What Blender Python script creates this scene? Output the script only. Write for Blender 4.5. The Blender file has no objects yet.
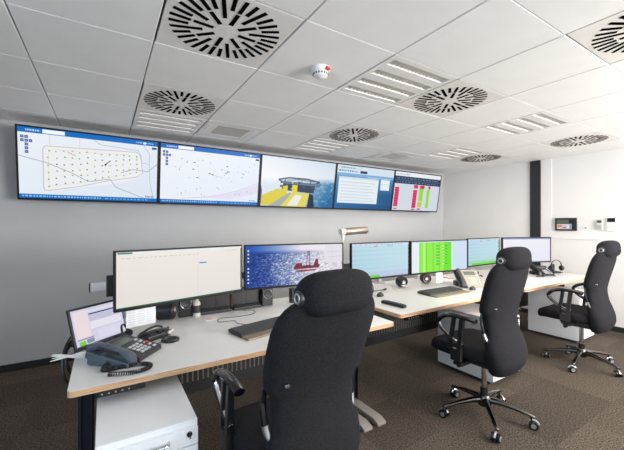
import bpy, bmesh, math, random
from mathutils import Vector, Matrix, Euler
random.seed(7)
S = bpy.context.scene
COL = S.collection
PI = math.pi

# ------------------------------------------------------------------ camera, world, light, exposure
H = 2.47                       # ceiling height
cam_d = bpy.data.cameras.new('camera')
cam = bpy.data.objects.new('camera', cam_d); COL.objects.link(cam)
cam.location = (0, 0, 1.44)
cam.rotation_euler = (PI/2, 0, math.radians(-31.9))
cam_d.sensor_fit = 'HORIZONTAL'; cam_d.sensor_width = 36.0
cam_d.lens = 333.0/624*36
cam_d.clip_start = 0.05
S.camera = cam

w = bpy.data.worlds.new('world'); S.world = w; w.use_nodes = True
w.node_tree.nodes['Background'].inputs[0].default_value = (0.75, 0.85, 1.0, 1)
w.node_tree.nodes['Background'].inputs[1].default_value = 1.0

def area(name, loc, rot, sx, sy, power, col):
    l = bpy.data.lights.new(name, 'AREA'); l.shape = 'RECTANGLE'; l.size = sx; l.size_y = sy
    l.energy = power; l.color = col
    o = bpy.data.objects.new(name, l); COL.objects.link(o)
    o.location = loc; o.rotation_euler = rot
    return o
# daylight standing in the window openings (behind and to the left of the camera)
UP = math.radians(45)
area('daylight_window_1', (4.0, -2.36, 1.55), (PI/2+UP, 0, 0), 3.0, 1.4, 385, (1.0, 0.965, 0.93))
area('daylight_window_2', (0.3, -2.36, 1.55), (PI/2+UP, 0, 0), 2.2, 1.4, 12, (0.88, 0.95, 1.0))
area('daylight_window_3', (-2.32, -0.6, 1.55), (PI/2+UP*.4, 0, -PI/2), 2.2, 1.4, 50, (0.52, 0.77, 1.0))
LAMP_POWER = 10
S.view_settings.view_transform = 'Standard'
S.view_settings.look = 'None'
S.view_settings.exposure = 0.1
S.view_settings.gamma = 1.0
S.view_settings.use_curve_mapping = False

# ------------------------------------------------------------------ materials
def lin(c):
    return tuple(((v/255)/12.92 if v/255 <= .04045 else ((v/255+.055)/1.055)**2.4) for v in c)
def nodes(name):
    m = bpy.data.materials.new(name); m.use_nodes = True
    nt = m.node_tree
    return m, nt, nt.nodes['Principled BSDF']
def mat(name, col, rough=.5, metal=0., noise=.0, nscale=40., bump=0., bscale=200., spec=.5, coat=0.):
    m, nt, b = nodes(name)
    b.inputs['Roughness'].default_value = rough; b.inputs['Metallic'].default_value = metal
    b.inputs['Specular IOR Level'].default_value = spec
    b.inputs['Coat Weight'].default_value = coat
    b.inputs['Base Color'].default_value = (*col, 1)
    tc = nt.nodes.new('ShaderNodeTexCoord')
    if noise:
        n = nt.nodes.new('ShaderNodeTexNoise'); n.inputs['Scale'].default_value = nscale; n.inputs['Detail'].default_value = 4
        nt.links.new(tc.outputs['Object'], n.inputs['Vector'])
        r = nt.nodes.new('ShaderNodeValToRGB')
        r.color_ramp.elements[0].position = .3; r.color_ramp.elements[1].position = .7
        r.color_ramp.elements[0].color = (*[max(0, c*(1-noise)) for c in col], 1)
        r.color_ramp.elements[1].color = (*[min(1, c*(1+noise)) for c in col], 1)
        nt.links.new(n.outputs['Fac'], r.inputs['Fac']); nt.links.new(r.outputs['Color'], b.inputs['Base Color'])
    if bump:
        n = nt.nodes.new('ShaderNodeTexNoise'); n.inputs['Scale'].default_value = bscale; n.inputs['Detail'].default_value = 3
        nt.links.new(tc.outputs['Object'], n.inputs['Vector'])
        bp = nt.nodes.new('ShaderNodeBump'); bp.inputs['Strength'].default_value = bump; bp.inputs['Distance'].default_value = .004
        nt.links.new(n.outputs['Fac'], bp.inputs['Height']); nt.links.new(bp.outputs['Normal'], b.inputs['Normal'])
    return m
def emit(name, col, strength):
    m, nt, b = nodes(name)
    b.inputs['Base Color'].default_value = (*col, 1)
    b.inputs['Emission Color'].default_value = (*col, 1); b.inputs['Emission Strength'].default_value = strength
    return m
def screen_material():
    m, nt, b = nodes('screen_picture')
    a = nt.nodes.new('ShaderNodeAttribute'); a.attribute_name = 'Col'
    b.inputs['Base Color'].default_value = (.01, .01, .012, 1); b.inputs['Roughness'].default_value = .35
    b.inputs['Specular IOR Level'].default_value = .08
    nt.links.new(a.outputs['Color'], b.inputs['Emission Color']); b.inputs['Emission Strength'].default_value = .89
    return m
def carpet_material():
    m, nt, b = nodes('carpet')
    b.inputs['Roughness'].default_value = .95; b.inputs['Specular IOR Level'].default_value = .1
    tc = nt.nodes.new('ShaderNodeTexCoord')
    n1 = nt.nodes.new('ShaderNodeTexNoise'); n1.inputs['Scale'].default_value = 95; n1.inputs['Detail'].default_value = 5; n1.inputs['Roughness'].default_value = .7
    nt.links.new(tc.outputs['Object'], n1.inputs['Vector'])
    r = nt.nodes.new('ShaderNodeValToRGB'); e = r.color_ramp.elements
    e[0].position = .37; e[0].color = (.012, .0098, .008, 1); e[1].position = .62; e[1].color = (.150, .122, .098, 1)
    nt.links.new(n1.outputs['Fac'], r.inputs['Fac'])
    sc = nt.nodes.new('ShaderNodeVectorMath'); sc.operation = 'SCALE'; sc.inputs['Scale'].default_value = 2.0
    nt.links.new(tc.outputs['Object'], sc.inputs[0])
    fl = nt.nodes.new('ShaderNodeVectorMath'); fl.operation = 'FLOOR'; nt.links.new(sc.outputs[0], fl.inputs[0])
    wn = nt.nodes.new('ShaderNodeTexWhiteNoise'); wn.noise_dimensions = '3D'; nt.links.new(fl.outputs[0], wn.inputs['Vector'])
    mr = nt.nodes.new('ShaderNodeMapRange'); mr.inputs['To Min'].default_value = .78; mr.inputs['To Max'].default_value = 1.18
    nt.links.new(wn.outputs['Value'], mr.inputs['Value'])
    mul = nt.nodes.new('ShaderNodeVectorMath'); mul.operation = 'SCALE'
    nt.links.new(r.outputs['Color'], mul.inputs[0]); nt.links.new(mr.outputs['Result'], mul.inputs['Scale'])
    nt.links.new(mul.outputs[0], b.inputs['Base Color'])
    n2 = nt.nodes.new('ShaderNodeTexNoise'); n2.inputs['Scale'].default_value = 260
    nt.links.new(tc.outputs['Object'], n2.inputs['Vector'])
    bp = nt.nodes.new('ShaderNodeBump'); bp.inputs['Strength'].default_value = .35; bp.inputs['Distance'].default_value = .004
    nt.links.new(n2.outputs['Fac'], bp.inputs['Height']); nt.links.new(bp.outputs['Normal'], b.inputs['Normal'])
    return m
def ply_material():
    m, nt, b = nodes('plywood_edge')
    b.inputs['Roughness'].default_value = .45
    tc = nt.nodes.new('ShaderNodeTexCoord'); mp = nt.nodes.new('ShaderNodeMapping')
    mp.inputs['Scale'].default_value = (3, 3, 160)
    nt.links.new(tc.outputs['Object'], mp.inputs['Vector'])
    n = nt.nodes.new('ShaderNodeTexNoise'); n.inputs['Scale'].default_value = 2.0; n.inputs['Detail'].default_value = 3
    nt.links.new(mp.outputs['Vector'], n.inputs['Vector'])
    r = nt.nodes.new('ShaderNodeValToRGB'); e = r.color_ramp.elements
    e[0].position = .35; e[0].color = (.46, .25, .12, 1); e[1].position = .65; e[1].color = (.78, .52, .30, 1)
    nt.links.new(n.outputs['Fac'], r.inputs['Fac']); nt.links.new(r.outputs['Color'], b.inputs['Base Color'])
    return m

M = dict(
    wall_grey=mat('wall_paint_grey', (.455, .465, .48), .7, noise=.02, nscale=3, bump=.05, bscale=300),
    wall=mat('wall_paint', (.74, .73, .725), .7, noise=.02, nscale=3, bump=.05, bscale=300),
    tile=mat('ceiling_tile', (.88, .87, .855), .55, noise=.015, nscale=6),
    gap=mat('ceiling_gap', (.33, .32, .315), .8),
    carpet=carpet_material(),
    skirting=mat('skirting', (.012, .012, .013), .5),
    column=mat('column_paint', (.012, .0125, .015), .6),
    frame_white=mat('window_frame', (.8, .8, .8), .4),
    black=mat('black_plastic', (.012, .0125, .014), .38, noise=.1, nscale=60),
    gloss=mat('gloss_black', (.008, .008, .009), .16),
    bezel=mat('bezel_black', (.006, .0065, .008), .5, spec=.25),
    dark=mat('dark_grey_plastic', (.035, .036, .04), .45),
    slot=mat('vent_shadow', (.004, .004, .004), .9, spec=0),
    plate=mat('diffuser_plate', (.80, .77, .73), .5, noise=.02, nscale=8),
    grille=mat('grille_grey', (.36, .35, .33), .6),
    lum=mat('luminaire_white', (.82, .80, .775), .4),
    mirror=mat('louvre_metal', (.74, .72, .69), .4, .35),
    tube=emit('fluorescent_tube', (1.0, .93, .82), .75),
    chrome=mat('polished_metal', (.62, .62, .63), .16, 1.0),
    gunmetal=mat('gunmetal', (.11, .105, .10), .22, 1.0),
    steel=mat('satin_steel', (.34, .35, .37), .35, 1.0),
    alu=mat('brushed_aluminium', (.66, .66, .67), .38, .9, noise=.06, nscale=80),
    legmetal=mat('desk_leg_metal', (.028, .032, .038), .4, .4),
    footmetal=mat('desk_foot_metal', (.36, .33, .30), .45, .3),
    laminate=mat('white_laminate', (.72, .715, .70), .38, noise=.02, nscale=5),
    ply=ply_material(),
    ped=mat('cabinet_white', (.80, .81, .83), .35, noise=.01, nscale=5),
    panel=mat('modesty_panel', (.018, .019, .021), .55),
    slit=mat('panel_slit', (.15, .14, .125), .6),
    fabric=mat('chair_fabric', (.0150, .0148, .0175), .92, noise=.45, nscale=160, bump=.6, bscale=420, spec=.2),
    seam=mat('fabric_seam', (.008, .008, .009), .9, spec=.1),
    screen=screen_material(),
    paper=mat('paper', (.82, .82, .83), .6),
    print_grey=mat('print_grey', (.62, .63, .67), .7),
    print_red=mat('print_red', (.6, .08, .06), .6),
    phone_grey=mat('phone_slate', (.075, .095, .125), .3, noise=.05),
    phone_beige=mat('phone_beige', (.36, .32, .27), .4, noise=.05),
    key_white=mat('key_white', (.62, .64, .66), .45),
    key_dark=mat('key_dark', (.055, .055, .058), .5),
    olive=mat('keyboard_olive', (.055, .056, .048), .45),
    palm=mat('palm_rest_tan', (.22, .18, .125), .5),
    red=mat('red_plastic', (.55, .03, .035), .35),
    lime=mat('lime_label', (.60, .78, .02), .5),
    lampshell=mat('lamp_champagne', (.34, .30, .24), .38, .7),
    cream=mat('cream_plastic', (.66, .63, .58), .45),
    white=mat('white_plastic', (.82, .82, .81), .35),
    brownring=mat('copper_brown', (.10, .045, .03), .3),
    lcd=mat('grey_lcd', (.10, .12, .10), .25),
)

# ------------------------------------------------------------------ mesh builder
class MB:
    def __init__(s): s.v = []; s.f = []; s.m = []; s.c = []; s.bev = False
    def _add(s, vs, fs, mi=0, col=None, M4=None):
        o = len(s.v)
        s.v += [tuple(M4 @ Vector(p)) if M4 is not None else tuple(p) for p in vs]
        for k, f in enumerate(fs):
            s.f.append(tuple(o+i for i in f)); s.m.append(mi); s.c.append(col)
        return s
    def box(s, c, d, bev=0., rot=(0, 0, 0), mi=0, seg=2):
        M4 = Matrix.Translation(c) @ Euler(rot).to_matrix().to_4x4()
        x, y, z = [k/2 for k in d]
        if bev <= 0:
            vs = [(a*x, b*y, e*z) for a in (-1, 1) for b in (-1, 1) for e in (-1, 1)]
            return s._add(vs, [(0, 1, 3, 2), (4, 6, 7, 5), (0, 4, 5, 1), (2, 3, 7, 6), (0, 2, 6, 4), (1, 5, 7, 3)], mi, None, M4)
        s.bev = True
        bm = bmesh.new(); bmesh.ops.create_cube(bm, size=1)
        for v in bm.verts: v.co = Vector((v.co.x*d[0], v.co.y*d[1], v.co.z*d[2]))
        bmesh.ops.bevel(bm, geom=bm.edges[:], offset=min(bev, min(d)*.49), segments=seg, affect='EDGES', profile=.5)
        bm.verts.index_update()
        vs = [v.co.copy() for v in bm.verts]; fs = [[v.index for v in f.verts] for f in bm.faces]; bm.free()
        return s._add(vs, fs, mi, None, M4)
    def quad(s, pts, mi=0, col=None): return s._add(pts, [tuple(range(len(pts)))], mi, col)
    def loft(s, rings, mi=0, caps=True, closed=False):
        n = len(rings[0]); vs = [p for r in rings for p in r]; fs = []
        R = len(rings)
        for i in range(R if closed else R-1):
            a = i*n; b = ((i+1) % R)*n
            for j in range(n):
                k = (j+1) % n
                fs.append((a+j, a+k, b+k, b+j))
        if caps and not closed:
            fs.append(tuple(range(n-1, -1, -1))); fs.append(tuple((R-1)*n+j for j in range(n)))
        return s._add(vs, fs, mi)
    def tube(s, pts, r, n=8, mi=0, closed=False, flat=None):
        pts = [Vector(p) for p in pts]; R = len(pts); rings = []
        rad = r if isinstance(r, (list, tuple)) else [r]*R
        up = None
        for i, p in enumerate(pts):
            if closed: t = pts[(i+1) % R]-pts[i-1]
            else: t = pts[min(i+1, R-1)]-pts[max(i-1, 0)]
            t.normalize()
            if up is None:
                up = Vector((0, 0, 1)) if abs(t.z) < .9 else Vector((1, 0, 0))
            a = t.cross(up)
            if a.length < 1e-4: a = t.cross(Vector((0, 1, 0)))
            a.normalize(); b = a.cross(t).normalized(); up = b
            fl = flat or (1, 1)
            rings.append([p+a*math.cos(2*PI*k/n)*rad[i]*fl[0]+b*math.sin(2*PI*k/n)*rad[i]*fl[1] for k in range(n)])
        return s.loft(rings, mi, True, closed)
    def cyl(s, p0, p1, r0, r1=None, n=20, mi=0):
        return s.tube([p0, p1], [r0, r0 if r1 is None else r1], n, mi)
    def lathe(s, prof, c=(0, 0, 0), rot=(0, 0, 0), n=24, mi=0):
        M4 = Matrix.Translation(c) @ Euler(rot).to_matrix().to_4x4()
        rings = [[M4 @ Vector((r*math.cos(2*PI*k/n), r*math.sin(2*PI*k/n), z)) for k in range(n)] for r, z in prof]
        return s.loft(rings, mi)
    def prism(s, poly, z0, z1, mi=0, mis=None):
        n = len(poly)
        vs = [(x, y, z0) for x, y in poly]+[(x, y, z1) for x, y in poly]
        s._add(vs, [tuple(range(n-1, -1, -1)), tuple(range(n, 2*n))], mi)
        return s._add(vs, [(i, (i+1) % n, n+(i+1) % n, n+i) for i in range(n)], mi if mis is None else mis)
    def build(s, name, mats, parent=None, smooth=True, angle=40, loc=None, rot=None):
        me = bpy.data.meshes.new(name); me.from_pydata(s.v, [], s.f); me.update()
        if not isinstance(mats, (list, tuple)): mats = [mats]
        for mm in mats: me.materials.append(mm)
        me.polygons.foreach_set('material_index', s.m)
        if any(c is not None for c in s.c):
            at = me.color_attributes.new('Col', 'FLOAT_COLOR', 'CORNER')
            buf = []
            for p, c in zip(me.polygons, s.c):
                for k in range(p.loop_total):
                    cc = c[k] if isinstance(c[0], (tuple, list)) else c
                    buf += [*cc, 1.0]
            at.data.foreach_set('color', buf)
        bm = bmesh.new(); bm.from_mesh(me)
        if not any(c is not None for c in s.c): bmesh.ops.recalc_face_normals(bm, faces=bm.faces[:])
        bm.to_mesh(me); bm.free()
        if smooth:
            me.polygons.foreach_set('use_smooth', [True]*len(me.polygons)); me.set_sharp_from_angle(angle=math.radians(angle))
        o = bpy.data.objects.new(name, me); COL.objects.link(o)
        if smooth and s.bev: o.modifiers.new('normals', 'WEIGHTED_NORMAL').keep_sharp = True
        if parent is not None: o.parent = parent
        if loc is not None: o.location = loc
        if rot is not None: o.rotation_euler = rot
        return o

def tag(o, label, cat, group=None):
    o['label'] = label; o['category'] = cat
    if group: o['group'] = group
    return o
def thing(name, label, cat, loc=(0, 0, 0), rz=0., group=None, rot=None):
    o = bpy.data.objects.new(name, None); COL.objects.link(o); o.empty_display_size = .1
    o.location = loc; o.rotation_euler = rot if rot else (0, 0, rz)
    return tag(o, label, cat, group)
def struct(o): o['kind'] = 'structure'; return o
def dup(root, loc, rz, label, group=None):
    r = root.copy(); COL.objects.link(r); r.location = loc; r.rotation_euler = (root.rotation_euler[0], root.rotation_euler[1], rz)
    r['label'] = label
    if group: r['group'] = group
    for ch in root.children:
        c = ch.copy(); COL.objects.link(c); c.parent = r
        for g in ch.children:
            d = g.copy(); COL.objects.link(d); d.parent = c
    return r
def spline(pts, n=10, closed=False):
    P = [Vector(p) for p in pts]; out = []; N = len(P)
    for i in range(N if closed else N-1):
        if closed: a, b, c, d = P[i-1], P[i], P[(i+1) % N], P[(i+2) % N]
        else: a, b, c, d = P[max(i-1, 0)], P[i], P[i+1], P[min(i+2, N-1)]
        for k in range(n):
            t = k/n
            out.append(.5*((2*b)+(-a+c)*t+(2*a-5*b+4*c-d)*t*t+(-a+3*b-3*c+d)*t**3))
    if not closed: out.append(P[-1])
    return out
def interp(tab, x):
    if x <= tab[0][0]: return tab[0][1]
    for (a, va), (b, vb) in zip(tab, tab[1:]):
        if x <= b:
            t = (x-a)/(b-a); t = t*t*(3-2*t); return va+(vb-va)*t
    return tab[-1][1]

# ------------------------------------------------------------------ the setting
XL, XR, YF, YB = -2.275, 5.87, -2.315, 4.36
TX, TY, PX, PY = .235, 2.06, .6275, .625
TOP = H+.14
b = MB(); b.box(((XL+XR)/2, (YF+YB)/2, -.05), (XR-XL+.4, YB-YF+.4, .1)); struct(b.build('floor', M['carpet'], smooth=False))
b = MB(); b.box(((XL+XR)/2, YB+.1, TOP/2), (XR-XL+.4, .2, TOP)); struct(b.build('wall_back', M['wall_grey'], smooth=False))
b = MB(); b.box((XR+.1, (YF+YB)/2, TOP/2), (.2, YB-YF, TOP)); struct(b.build('wall_right', M['wall'], smooth=False))
def wall_open(name, along, pos, lo, hi, wins, z0, z1, sgn):
    b = MB(); edges = [lo]+[e for w_ in wins for e in w_]+[hi]
    def bx(a0, a1, c0, c1):
        if along == 'x': b.box(((a0+a1)/2, pos+sgn*.1, (c0+c1)/2), (a1-a0, .2, c1-c0))
        else: b.box((pos+sgn*.1, (a0+a1)/2, (c0+c1)/2), (.2, a1-a0, c1-c0))
    bx(lo, hi, 0, z0); bx(lo, hi, z1, TOP)
    for i in range(0, len(edges), 2): bx(edges[i], edges[i+1], z0, z1)
    struct(b.build(name, M['wall'], smooth=False))
wall_open('wall_front', 'x', YF, XL-.2, XR+.2, [(-.8, 1.4), (2.5, 5.5)], .85, 2.25, -1)
wall_open('wall_left', 'y', XL, YF, YB, [(-1.7, .5)], .85, 2.25, -1)
def win(name, along, pos, a0, a1):
    b = MB()
    for (c0, c1, d0, d1) in ((a0, a1, .85, .9), (a0, a1, 2.2, 2.25), (a0, a0+.05, .9, 2.2), (a1-.05, a1, .9, 2.2), ((a0+a1)/2-.025, (a0+a1)/2+.025, .9, 2.2)):
        c = ((c0+c1)/2, pos, (d0+d1)/2); s_ = (c1-c0, .04, d1-d0)
        if along == 'y': c = (c[1], c[0], c[2]); s_ = (s_[1], s_[0], s_[2])
        b.box(c, s_)
    struct(b.build(name, M['frame_white'], smooth=False))
win('window_1', 'x', YF-.02, 2.5, 5.5); win('window_2', 'x', YF-.02, -.8, 1.4); win('window_3', 'y', XL-.02, -1.7, .5)

# ceiling of square metal tiles, with the cells of the fixtures left open
DIFF = [(0, -1), (0, 1), (3, -1), (3, 1), (7, 1), (7, -1), (3, -3)]
LUMI = [(2, -1), (0, 2), (3, 2), (6, 1), (5, -1), (4, -4), (7, -4)]  # includes added lights, unseen behind the camera, that brighten the open floor
GRIL = [(1, 2), (5, 2)]
skip = set(DIFF+LUMI+GRIL)
b = MB()
b.box(((XL+XR)/2, (YF+YB)/2, TOP+.03), (XR-XL+.4, YB-YF+.4, .06), mi=1)
b.box(((XL+XR)/2, (YF+YB)/2, H+.10), (XR-XL, YB-YF, .004), mi=1)
for i in range(-4, 9):
    for j in range(-7, 4):
        if (i, j) in skip: continue
        x0 = TX+PX*i+.003; x1 = TX+PX*(i+1)-.003; y0 = TY+PY*j+.0018; y1 = TY+PY*(j+1)-.0018
        x1 = min(x1, XR); y1 = min(y1, YB)
        e = .004
        lo = [(x0+e, y0+e*.6, H), (x1-e, y0+e*.6, H), (x1-e, y1-e*.6, H), (x0+e, y1-e*.6, H)]
        mid = [(x0, y0, H+.004), (x1, y0, H+.004), (x1, y1, H+.004), (x0, y1, H+.004)]
        up = [(x, y, H+.025) for x, y, z in mid]
        b.loft([lo, mid, up])
struct(b.build('ceiling', [M['tile'], M['gap']], smooth=False))
b = MB(); b.box(((XL+XR)/2, YB-.007, .035), (XR-XL, .014, .07), .003); struct(b.build('baseboard_back', M['skirting']))
b = MB(); b.box((XR-.007, (YF+YB)/2, .035), (.014, YB-YF-.03, .07), .003); struct(b.build('baseboard_right', M['skirting']))
b = MB(); b.box((XR-.012, 2.64, H/2), (.024, .15, H-.004), .004); struct(b.build('trim_1', M['column']))
b = MB(); b.box((XR-.003, 2.487, (1.30+H)/2), (.006, .15, H-1.304), .001); struct(b.build('trim_2', M['wall']))
b = MB(); b.box((XR-.006, .15, 1.235), (.012, 4.8, .010), .002); struct(b.build('trim_3', M['wall']))

# ------------------------------------------------------------------ ceiling fixtures
def cell(i, j): return (TX+PX*(i+.5), TY+PY*(j+.5), H)
def make_diffuser(label):
    t = thing('swirl_diffuser', label, 'air vent', (0, 0, 0), 0, 'swirl diffusers in the ceiling')
    b = MB(); b.box((0, 0, .011), (.612, .612, .022), .003); b.build('plate', M['plate'], t)
    b = MB()
    def sl(a, r0, r1, wd):
        c = (r0+r1)/2
        b.box((c*math.cos(a), c*math.sin(a), -.0005), (r1-r0, wd, .003), 0, (0, 0, a))
    for k in range(32):
        a = 2*PI*k/32+.05
        sl(a, (.175, .188, .12, .188)[k % 4] if k % 4 != 0 else .182, .282, .0205)
    for k in range(8): sl(2*PI*k/8+.05, .068, .168, .022)
    b.build('vane_slots', M['slot'], t, smooth=False)
    b = MB(); b.lathe([(0, -.0008), (.05, -.0008), (.05, .001)]); b.build('centre_disc', M['plate'], t)
    return t
DL = {(0, -1): 'large swirl air diffuser at the top edge, nearest the camera on the left',
      (0, 1): 'swirl air diffuser beside the glossy louvred light above the second wall screen',
      (3, -1): 'swirl air diffuser right of the four-strip ceiling light by the smoke detector',
      (3, 1): 'swirl air diffuser above the fourth wall screen, in front of a louvred light',
      (7, 1): 'small far swirl air diffuser near the corner where screens meet the end wall',
      (7, -1): 'swirl air diffuser above the black column on the end wall',
      (3, -3): 'swirl air diffuser cut off by the right edge of the photo'}
first = None
for c in DIFF:
    if first is None: first = make_diffuser(DL[c]); first.location = cell(*c); first.rotation_euler.z = .3
    else: dup(first, cell(*c), random.uniform(0, .01)+.0, DL[c])
first.rotation_euler.z = 0

def make_luminaire(label):
    t = thing('louvred_ceiling_light', label, 'ceiling light', (0, 0, 0), 0, 'square four-strip louvred ceiling lights')
    W_ = .612; tr = [(-.222+.148*k) for k in range(4)]; hw = .034; hl = .272
    b = MB(); ys = [-W_/2]+[e for y in tr for e in (y-hw, y+hw)]+[W_/2]
    for k in range(0, len(ys), 2): b.box((0, (ys[k]+ys[k+1])/2, .009), (2*hl-.0005, ys[k+1]-ys[k], .018))
    for sx in (-1, 1): b.box((sx*(hl+W_/2)/2, 0, .0085), (W_/2-hl, W_, .018))
    b.build('frame', M['lum'], t)
    for y in tr:
        b = MB(); prof = [(hw*math.cos(a), .012+.050*math.sin(a)) for a in [PI*q/10 for q in range(11)]]
        for (p, q) in zip(prof, prof[1:]):
            b.quad([(-hl, y+p[0], p[1]), (hl, y+p[0], p[1]), (hl, y+q[0], q[1]), (-hl, y+q[0], q[1])])
        for sx in (-1, 1): b.quad([(sx*hl, y+p[0], p[1]) for p in prof])
        for k in range(15):
            x = -hl+.018+k*(2*hl-.036)/14
            b.box((x, y, .017), (.003, 2*hw-.006, .024))
        r = b.build('reflector', M['mirror'], t)
        b = MB(); b.cyl((-hl+.01, y, .048), (hl-.01, y, .048), .008, n=10); b.build('lamp_tube', M['tube'], r)
    return t
LL = {(2, -1): 'square four-strip ceiling light between smoke detector and swirl diffuser',
      (0, 2): 'glossy louvred ceiling light directly above the second wall screen',
      (3, 2): 'louvred ceiling light directly above the third wall screen',
      (6, 1): 'far flat louvred ceiling light beside the small far swirl diffuser',
      (4, -4): 'added louvred ceiling light, unseen behind the camera, to brighten the open floor',
      (7, -4): 'added louvred ceiling light, unseen behind the camera, nearest the end wall',
      (5, -1): 'louvred ceiling light left of the diffuser above the black column'}
first_l = None
for c in LUMI:
    if first_l is None: first_l = make_luminaire(LL[c]); first_l.location = cell(*c)
    else: dup(first_l, cell(*c), 0, LL[c])
    p = cell(*c); area('luminaire_glow', (p[0], p[1], H-.012), (0, 0, 0), .5, .5, LAMP_POWER*{(0, 2): .25, (2, -1): .6, (4, -4): 3.0, (7, -4): .7}.get(c, 1), (1.0, .90, .77))

GL = {(1, 2): 'grey return air grille beside the glossy louvred light on the left',
      (5, 2): 'grey return air grille above the fourth and fifth wall screens'}
for c in GRIL:
    t = thing('return_air_grille', GL[c], 'air vent', cell(*c), 0, 'square return air grilles in the ceiling')
    b = MB()
    for (x, y, sx, sy) in ((0, -.24, .612, .13), (0, .24, .612, .13), (-.24, 0, .13, .352), (.24, 0, .13, .352)): b.box((x, y, .01), (sx, sy, .02), .002)
    b.build('frame', M['plate'], t)
    b = MB(); b.box((0, 0, .02), (.35, .35, .004), mi=1)
    for k in range(18): b.box((0, -.165+k*.0194, .009), (.35, .009, .012), 0, (.5, 0, 0))
    b.build('slats', [M['grille'], M['dark']], t, smooth=False)
    for sx in (-1, 1):
        b = MB(); b.box((sx*.245, 0, -.001), (.035, .33, .004), .001); b.box((sx*.285, 0, -.001), (.012, .60, .004), .001); b.build('side_strip', M['lum'], t)

t = thing('smoke_detector', 'white round smoke detector with red lamp on the ceiling', 'smoke detector', (1.205, 1.83, H))
b = MB(); b.lathe([(0, 0), (.062, 0), (.062, -.012), (.056, -.022), (0, -.022)]); b.build('base', M['white'], t)
b = MB(); b.lathe([(0, -.020), (.046, -.021), (.050, -.034), (.046, -.052), (.030, -.062), (0, -.064)]); b.build('sensor_head', M['white'], t)
b = MB()
for k in range(16): b.box((.0485*math.cos(k*PI/8), .0485*math.sin(k*PI/8), -.042), (.006, .008, .010), 0, (0, 0, k*PI/8))
b.build('inlet_slots', M['dark'], t, smooth=False)
b = MB(); b.box((.018, -.052, -.015), (.040, .026, .017), .004, (0, 0, .3)); b.build('indicator_lamp', M['red'], t)

# ------------------------------------------------------------------ screens
class Scr(MB):
    """picture on a screen: u to the right, v up, both 0..1; later calls lie on top"""
    def __init__(s, W, Hh, y=0.): super().__init__(); s.W = W; s.Hh = Hh; s.y = y; s.L = 0
    def P(s, u, v): return ((u-.5)*s.W, s.y-s.L*.00025, (v-.5)*s.Hh)
    def grid(s, nx, ny, fn):
        for i in range(nx):
            for j in range(ny):
                q = [(i/nx, j/ny), ((i+1)/nx, j/ny), ((i+1)/nx, (j+1)/ny), (i/nx, (j+1)/ny)]
                s._add([s.P(*p) for p in q], [(0, 1, 2, 3)], 0, [lin(fn(*p)) for p in q])
        s.L += 1
    def rect(s, u0, v0, u1, v1, col, up=True):
        s._add([s.P(u0, v0), s.P(u1, v0), s.P(u1, v1), s.P(u0, v1)], [(0, 1, 2, 3)], 0, lin(col))
        if up: s.L += 1
    def many(s, rects):
        for r in rects: s.rect(*r, up=False)
        s.L += 1
    def poly(s, pts, col):
        s._add([s.P(*p) for p in pts], [tuple(range(len(pts)))], 0, lin(col)); s.L += 1
    def line(s, pts, wd, col):
        asp = s.W/s.Hh
        for (a, c) in zip(pts, pts[1:]):
            dx, dy = (c[0]-a[0])*asp, c[1]-a[1]; L = math.hypot(dx, dy) or 1
            nx, ny = -dy/L*wd/asp, dx/L*wd
            s._add([s.P(a[0]-nx, a[1]-ny), s.P(c[0]-nx, c[1]-ny), s.P(c[0]+nx, c[1]+ny), s.P(a[0]+nx, a[1]+ny)], [(0, 1, 2, 3)], 0, lin(col))
        s.L += 1
    def dot(s, u, v, r, col, n=8, up=False):
        asp = s.W/s.Hh
        s._add([s.P(u+r/asp*math.cos(2*PI*k/n), v+r*math.sin(2*PI*k/n)) for k in range(n)], [tuple(range(n))], 0, lin(col))
        if up: s.L += 1
    def dashes(s, u0, u1, v, hh, col, n, fill=.7):
        x = u0; R = []
        while x < u1:
            w_ = (u1-u0)/n*random.uniform(.4, 1.2)*fill; R.append((x, v, min(x+w_, u1), v+hh, col)); x += w_+(u1-u0)/n*.35
        s.many(R)
def mix(a, b_, t): t = max(0, min(1, t)); return tuple(x+(y-x)*t for x, y in zip(a, b_))
def hsh(i, j): return (math.sin(i*127.1+j*311.7)*43758.5453) % 1
def vn(x, y):
    i, j = math.floor(x), math.floor(y); fx, fy = x-i, y-j; fx = fx*fx*(3-2*fx); fy = fy*fy*(3-2*fy)
    return (hsh(i, j)*(1-fx)+hsh(i+1, j)*fx)*(1-fy)+(hsh(i, j+1)*(1-fx)+hsh(i+1, j+1)*fx)*fy

BAR = (0, 110, 196)
def map_bars(s):
    s.rect(0, .925, 1, 1, BAR); s.rect(0, 0, 1, .06, BAR)
    s.rect(.155, .935, .30, .99, (246, 250, 253)); s.dashes(.05, .14, .95, .025, (190, 220, 245), 6)
    s.dashes(.82, .96, .95, .02, (170, 208, 240), 7); s.rect(.88, .94, .90, .975, (235, 245, 255))
    s.dashes(.02, .55, .022, .02, (150, 198, 240), 24); s.dashes(.58, .92, .022, .016, (120, 180, 232), 10)
    R = []
    for (i, j) in ((0, 0), (1, 0), (2, 0), (0, 1), (1, 1), (2, 1), (1, 2), (1, 3), (1, 4)):
        if (i, j) == (2, 0): continue
        R.append((.018+i*.026, .845-j*.052, .039+i*.026, .885-j*.052, (38, 74, 140)))
    s.many(R); s.many([(r[0]+.006, r[1]+.012, r[2]-.006, r[3]-.012, (150, 180, 222)) for r in R])
    s.rect(.95, .87, .99, .905, (40, 80, 150)); s.dashes(.90, .97, .075, .02, (60, 90, 140), 4)
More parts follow.
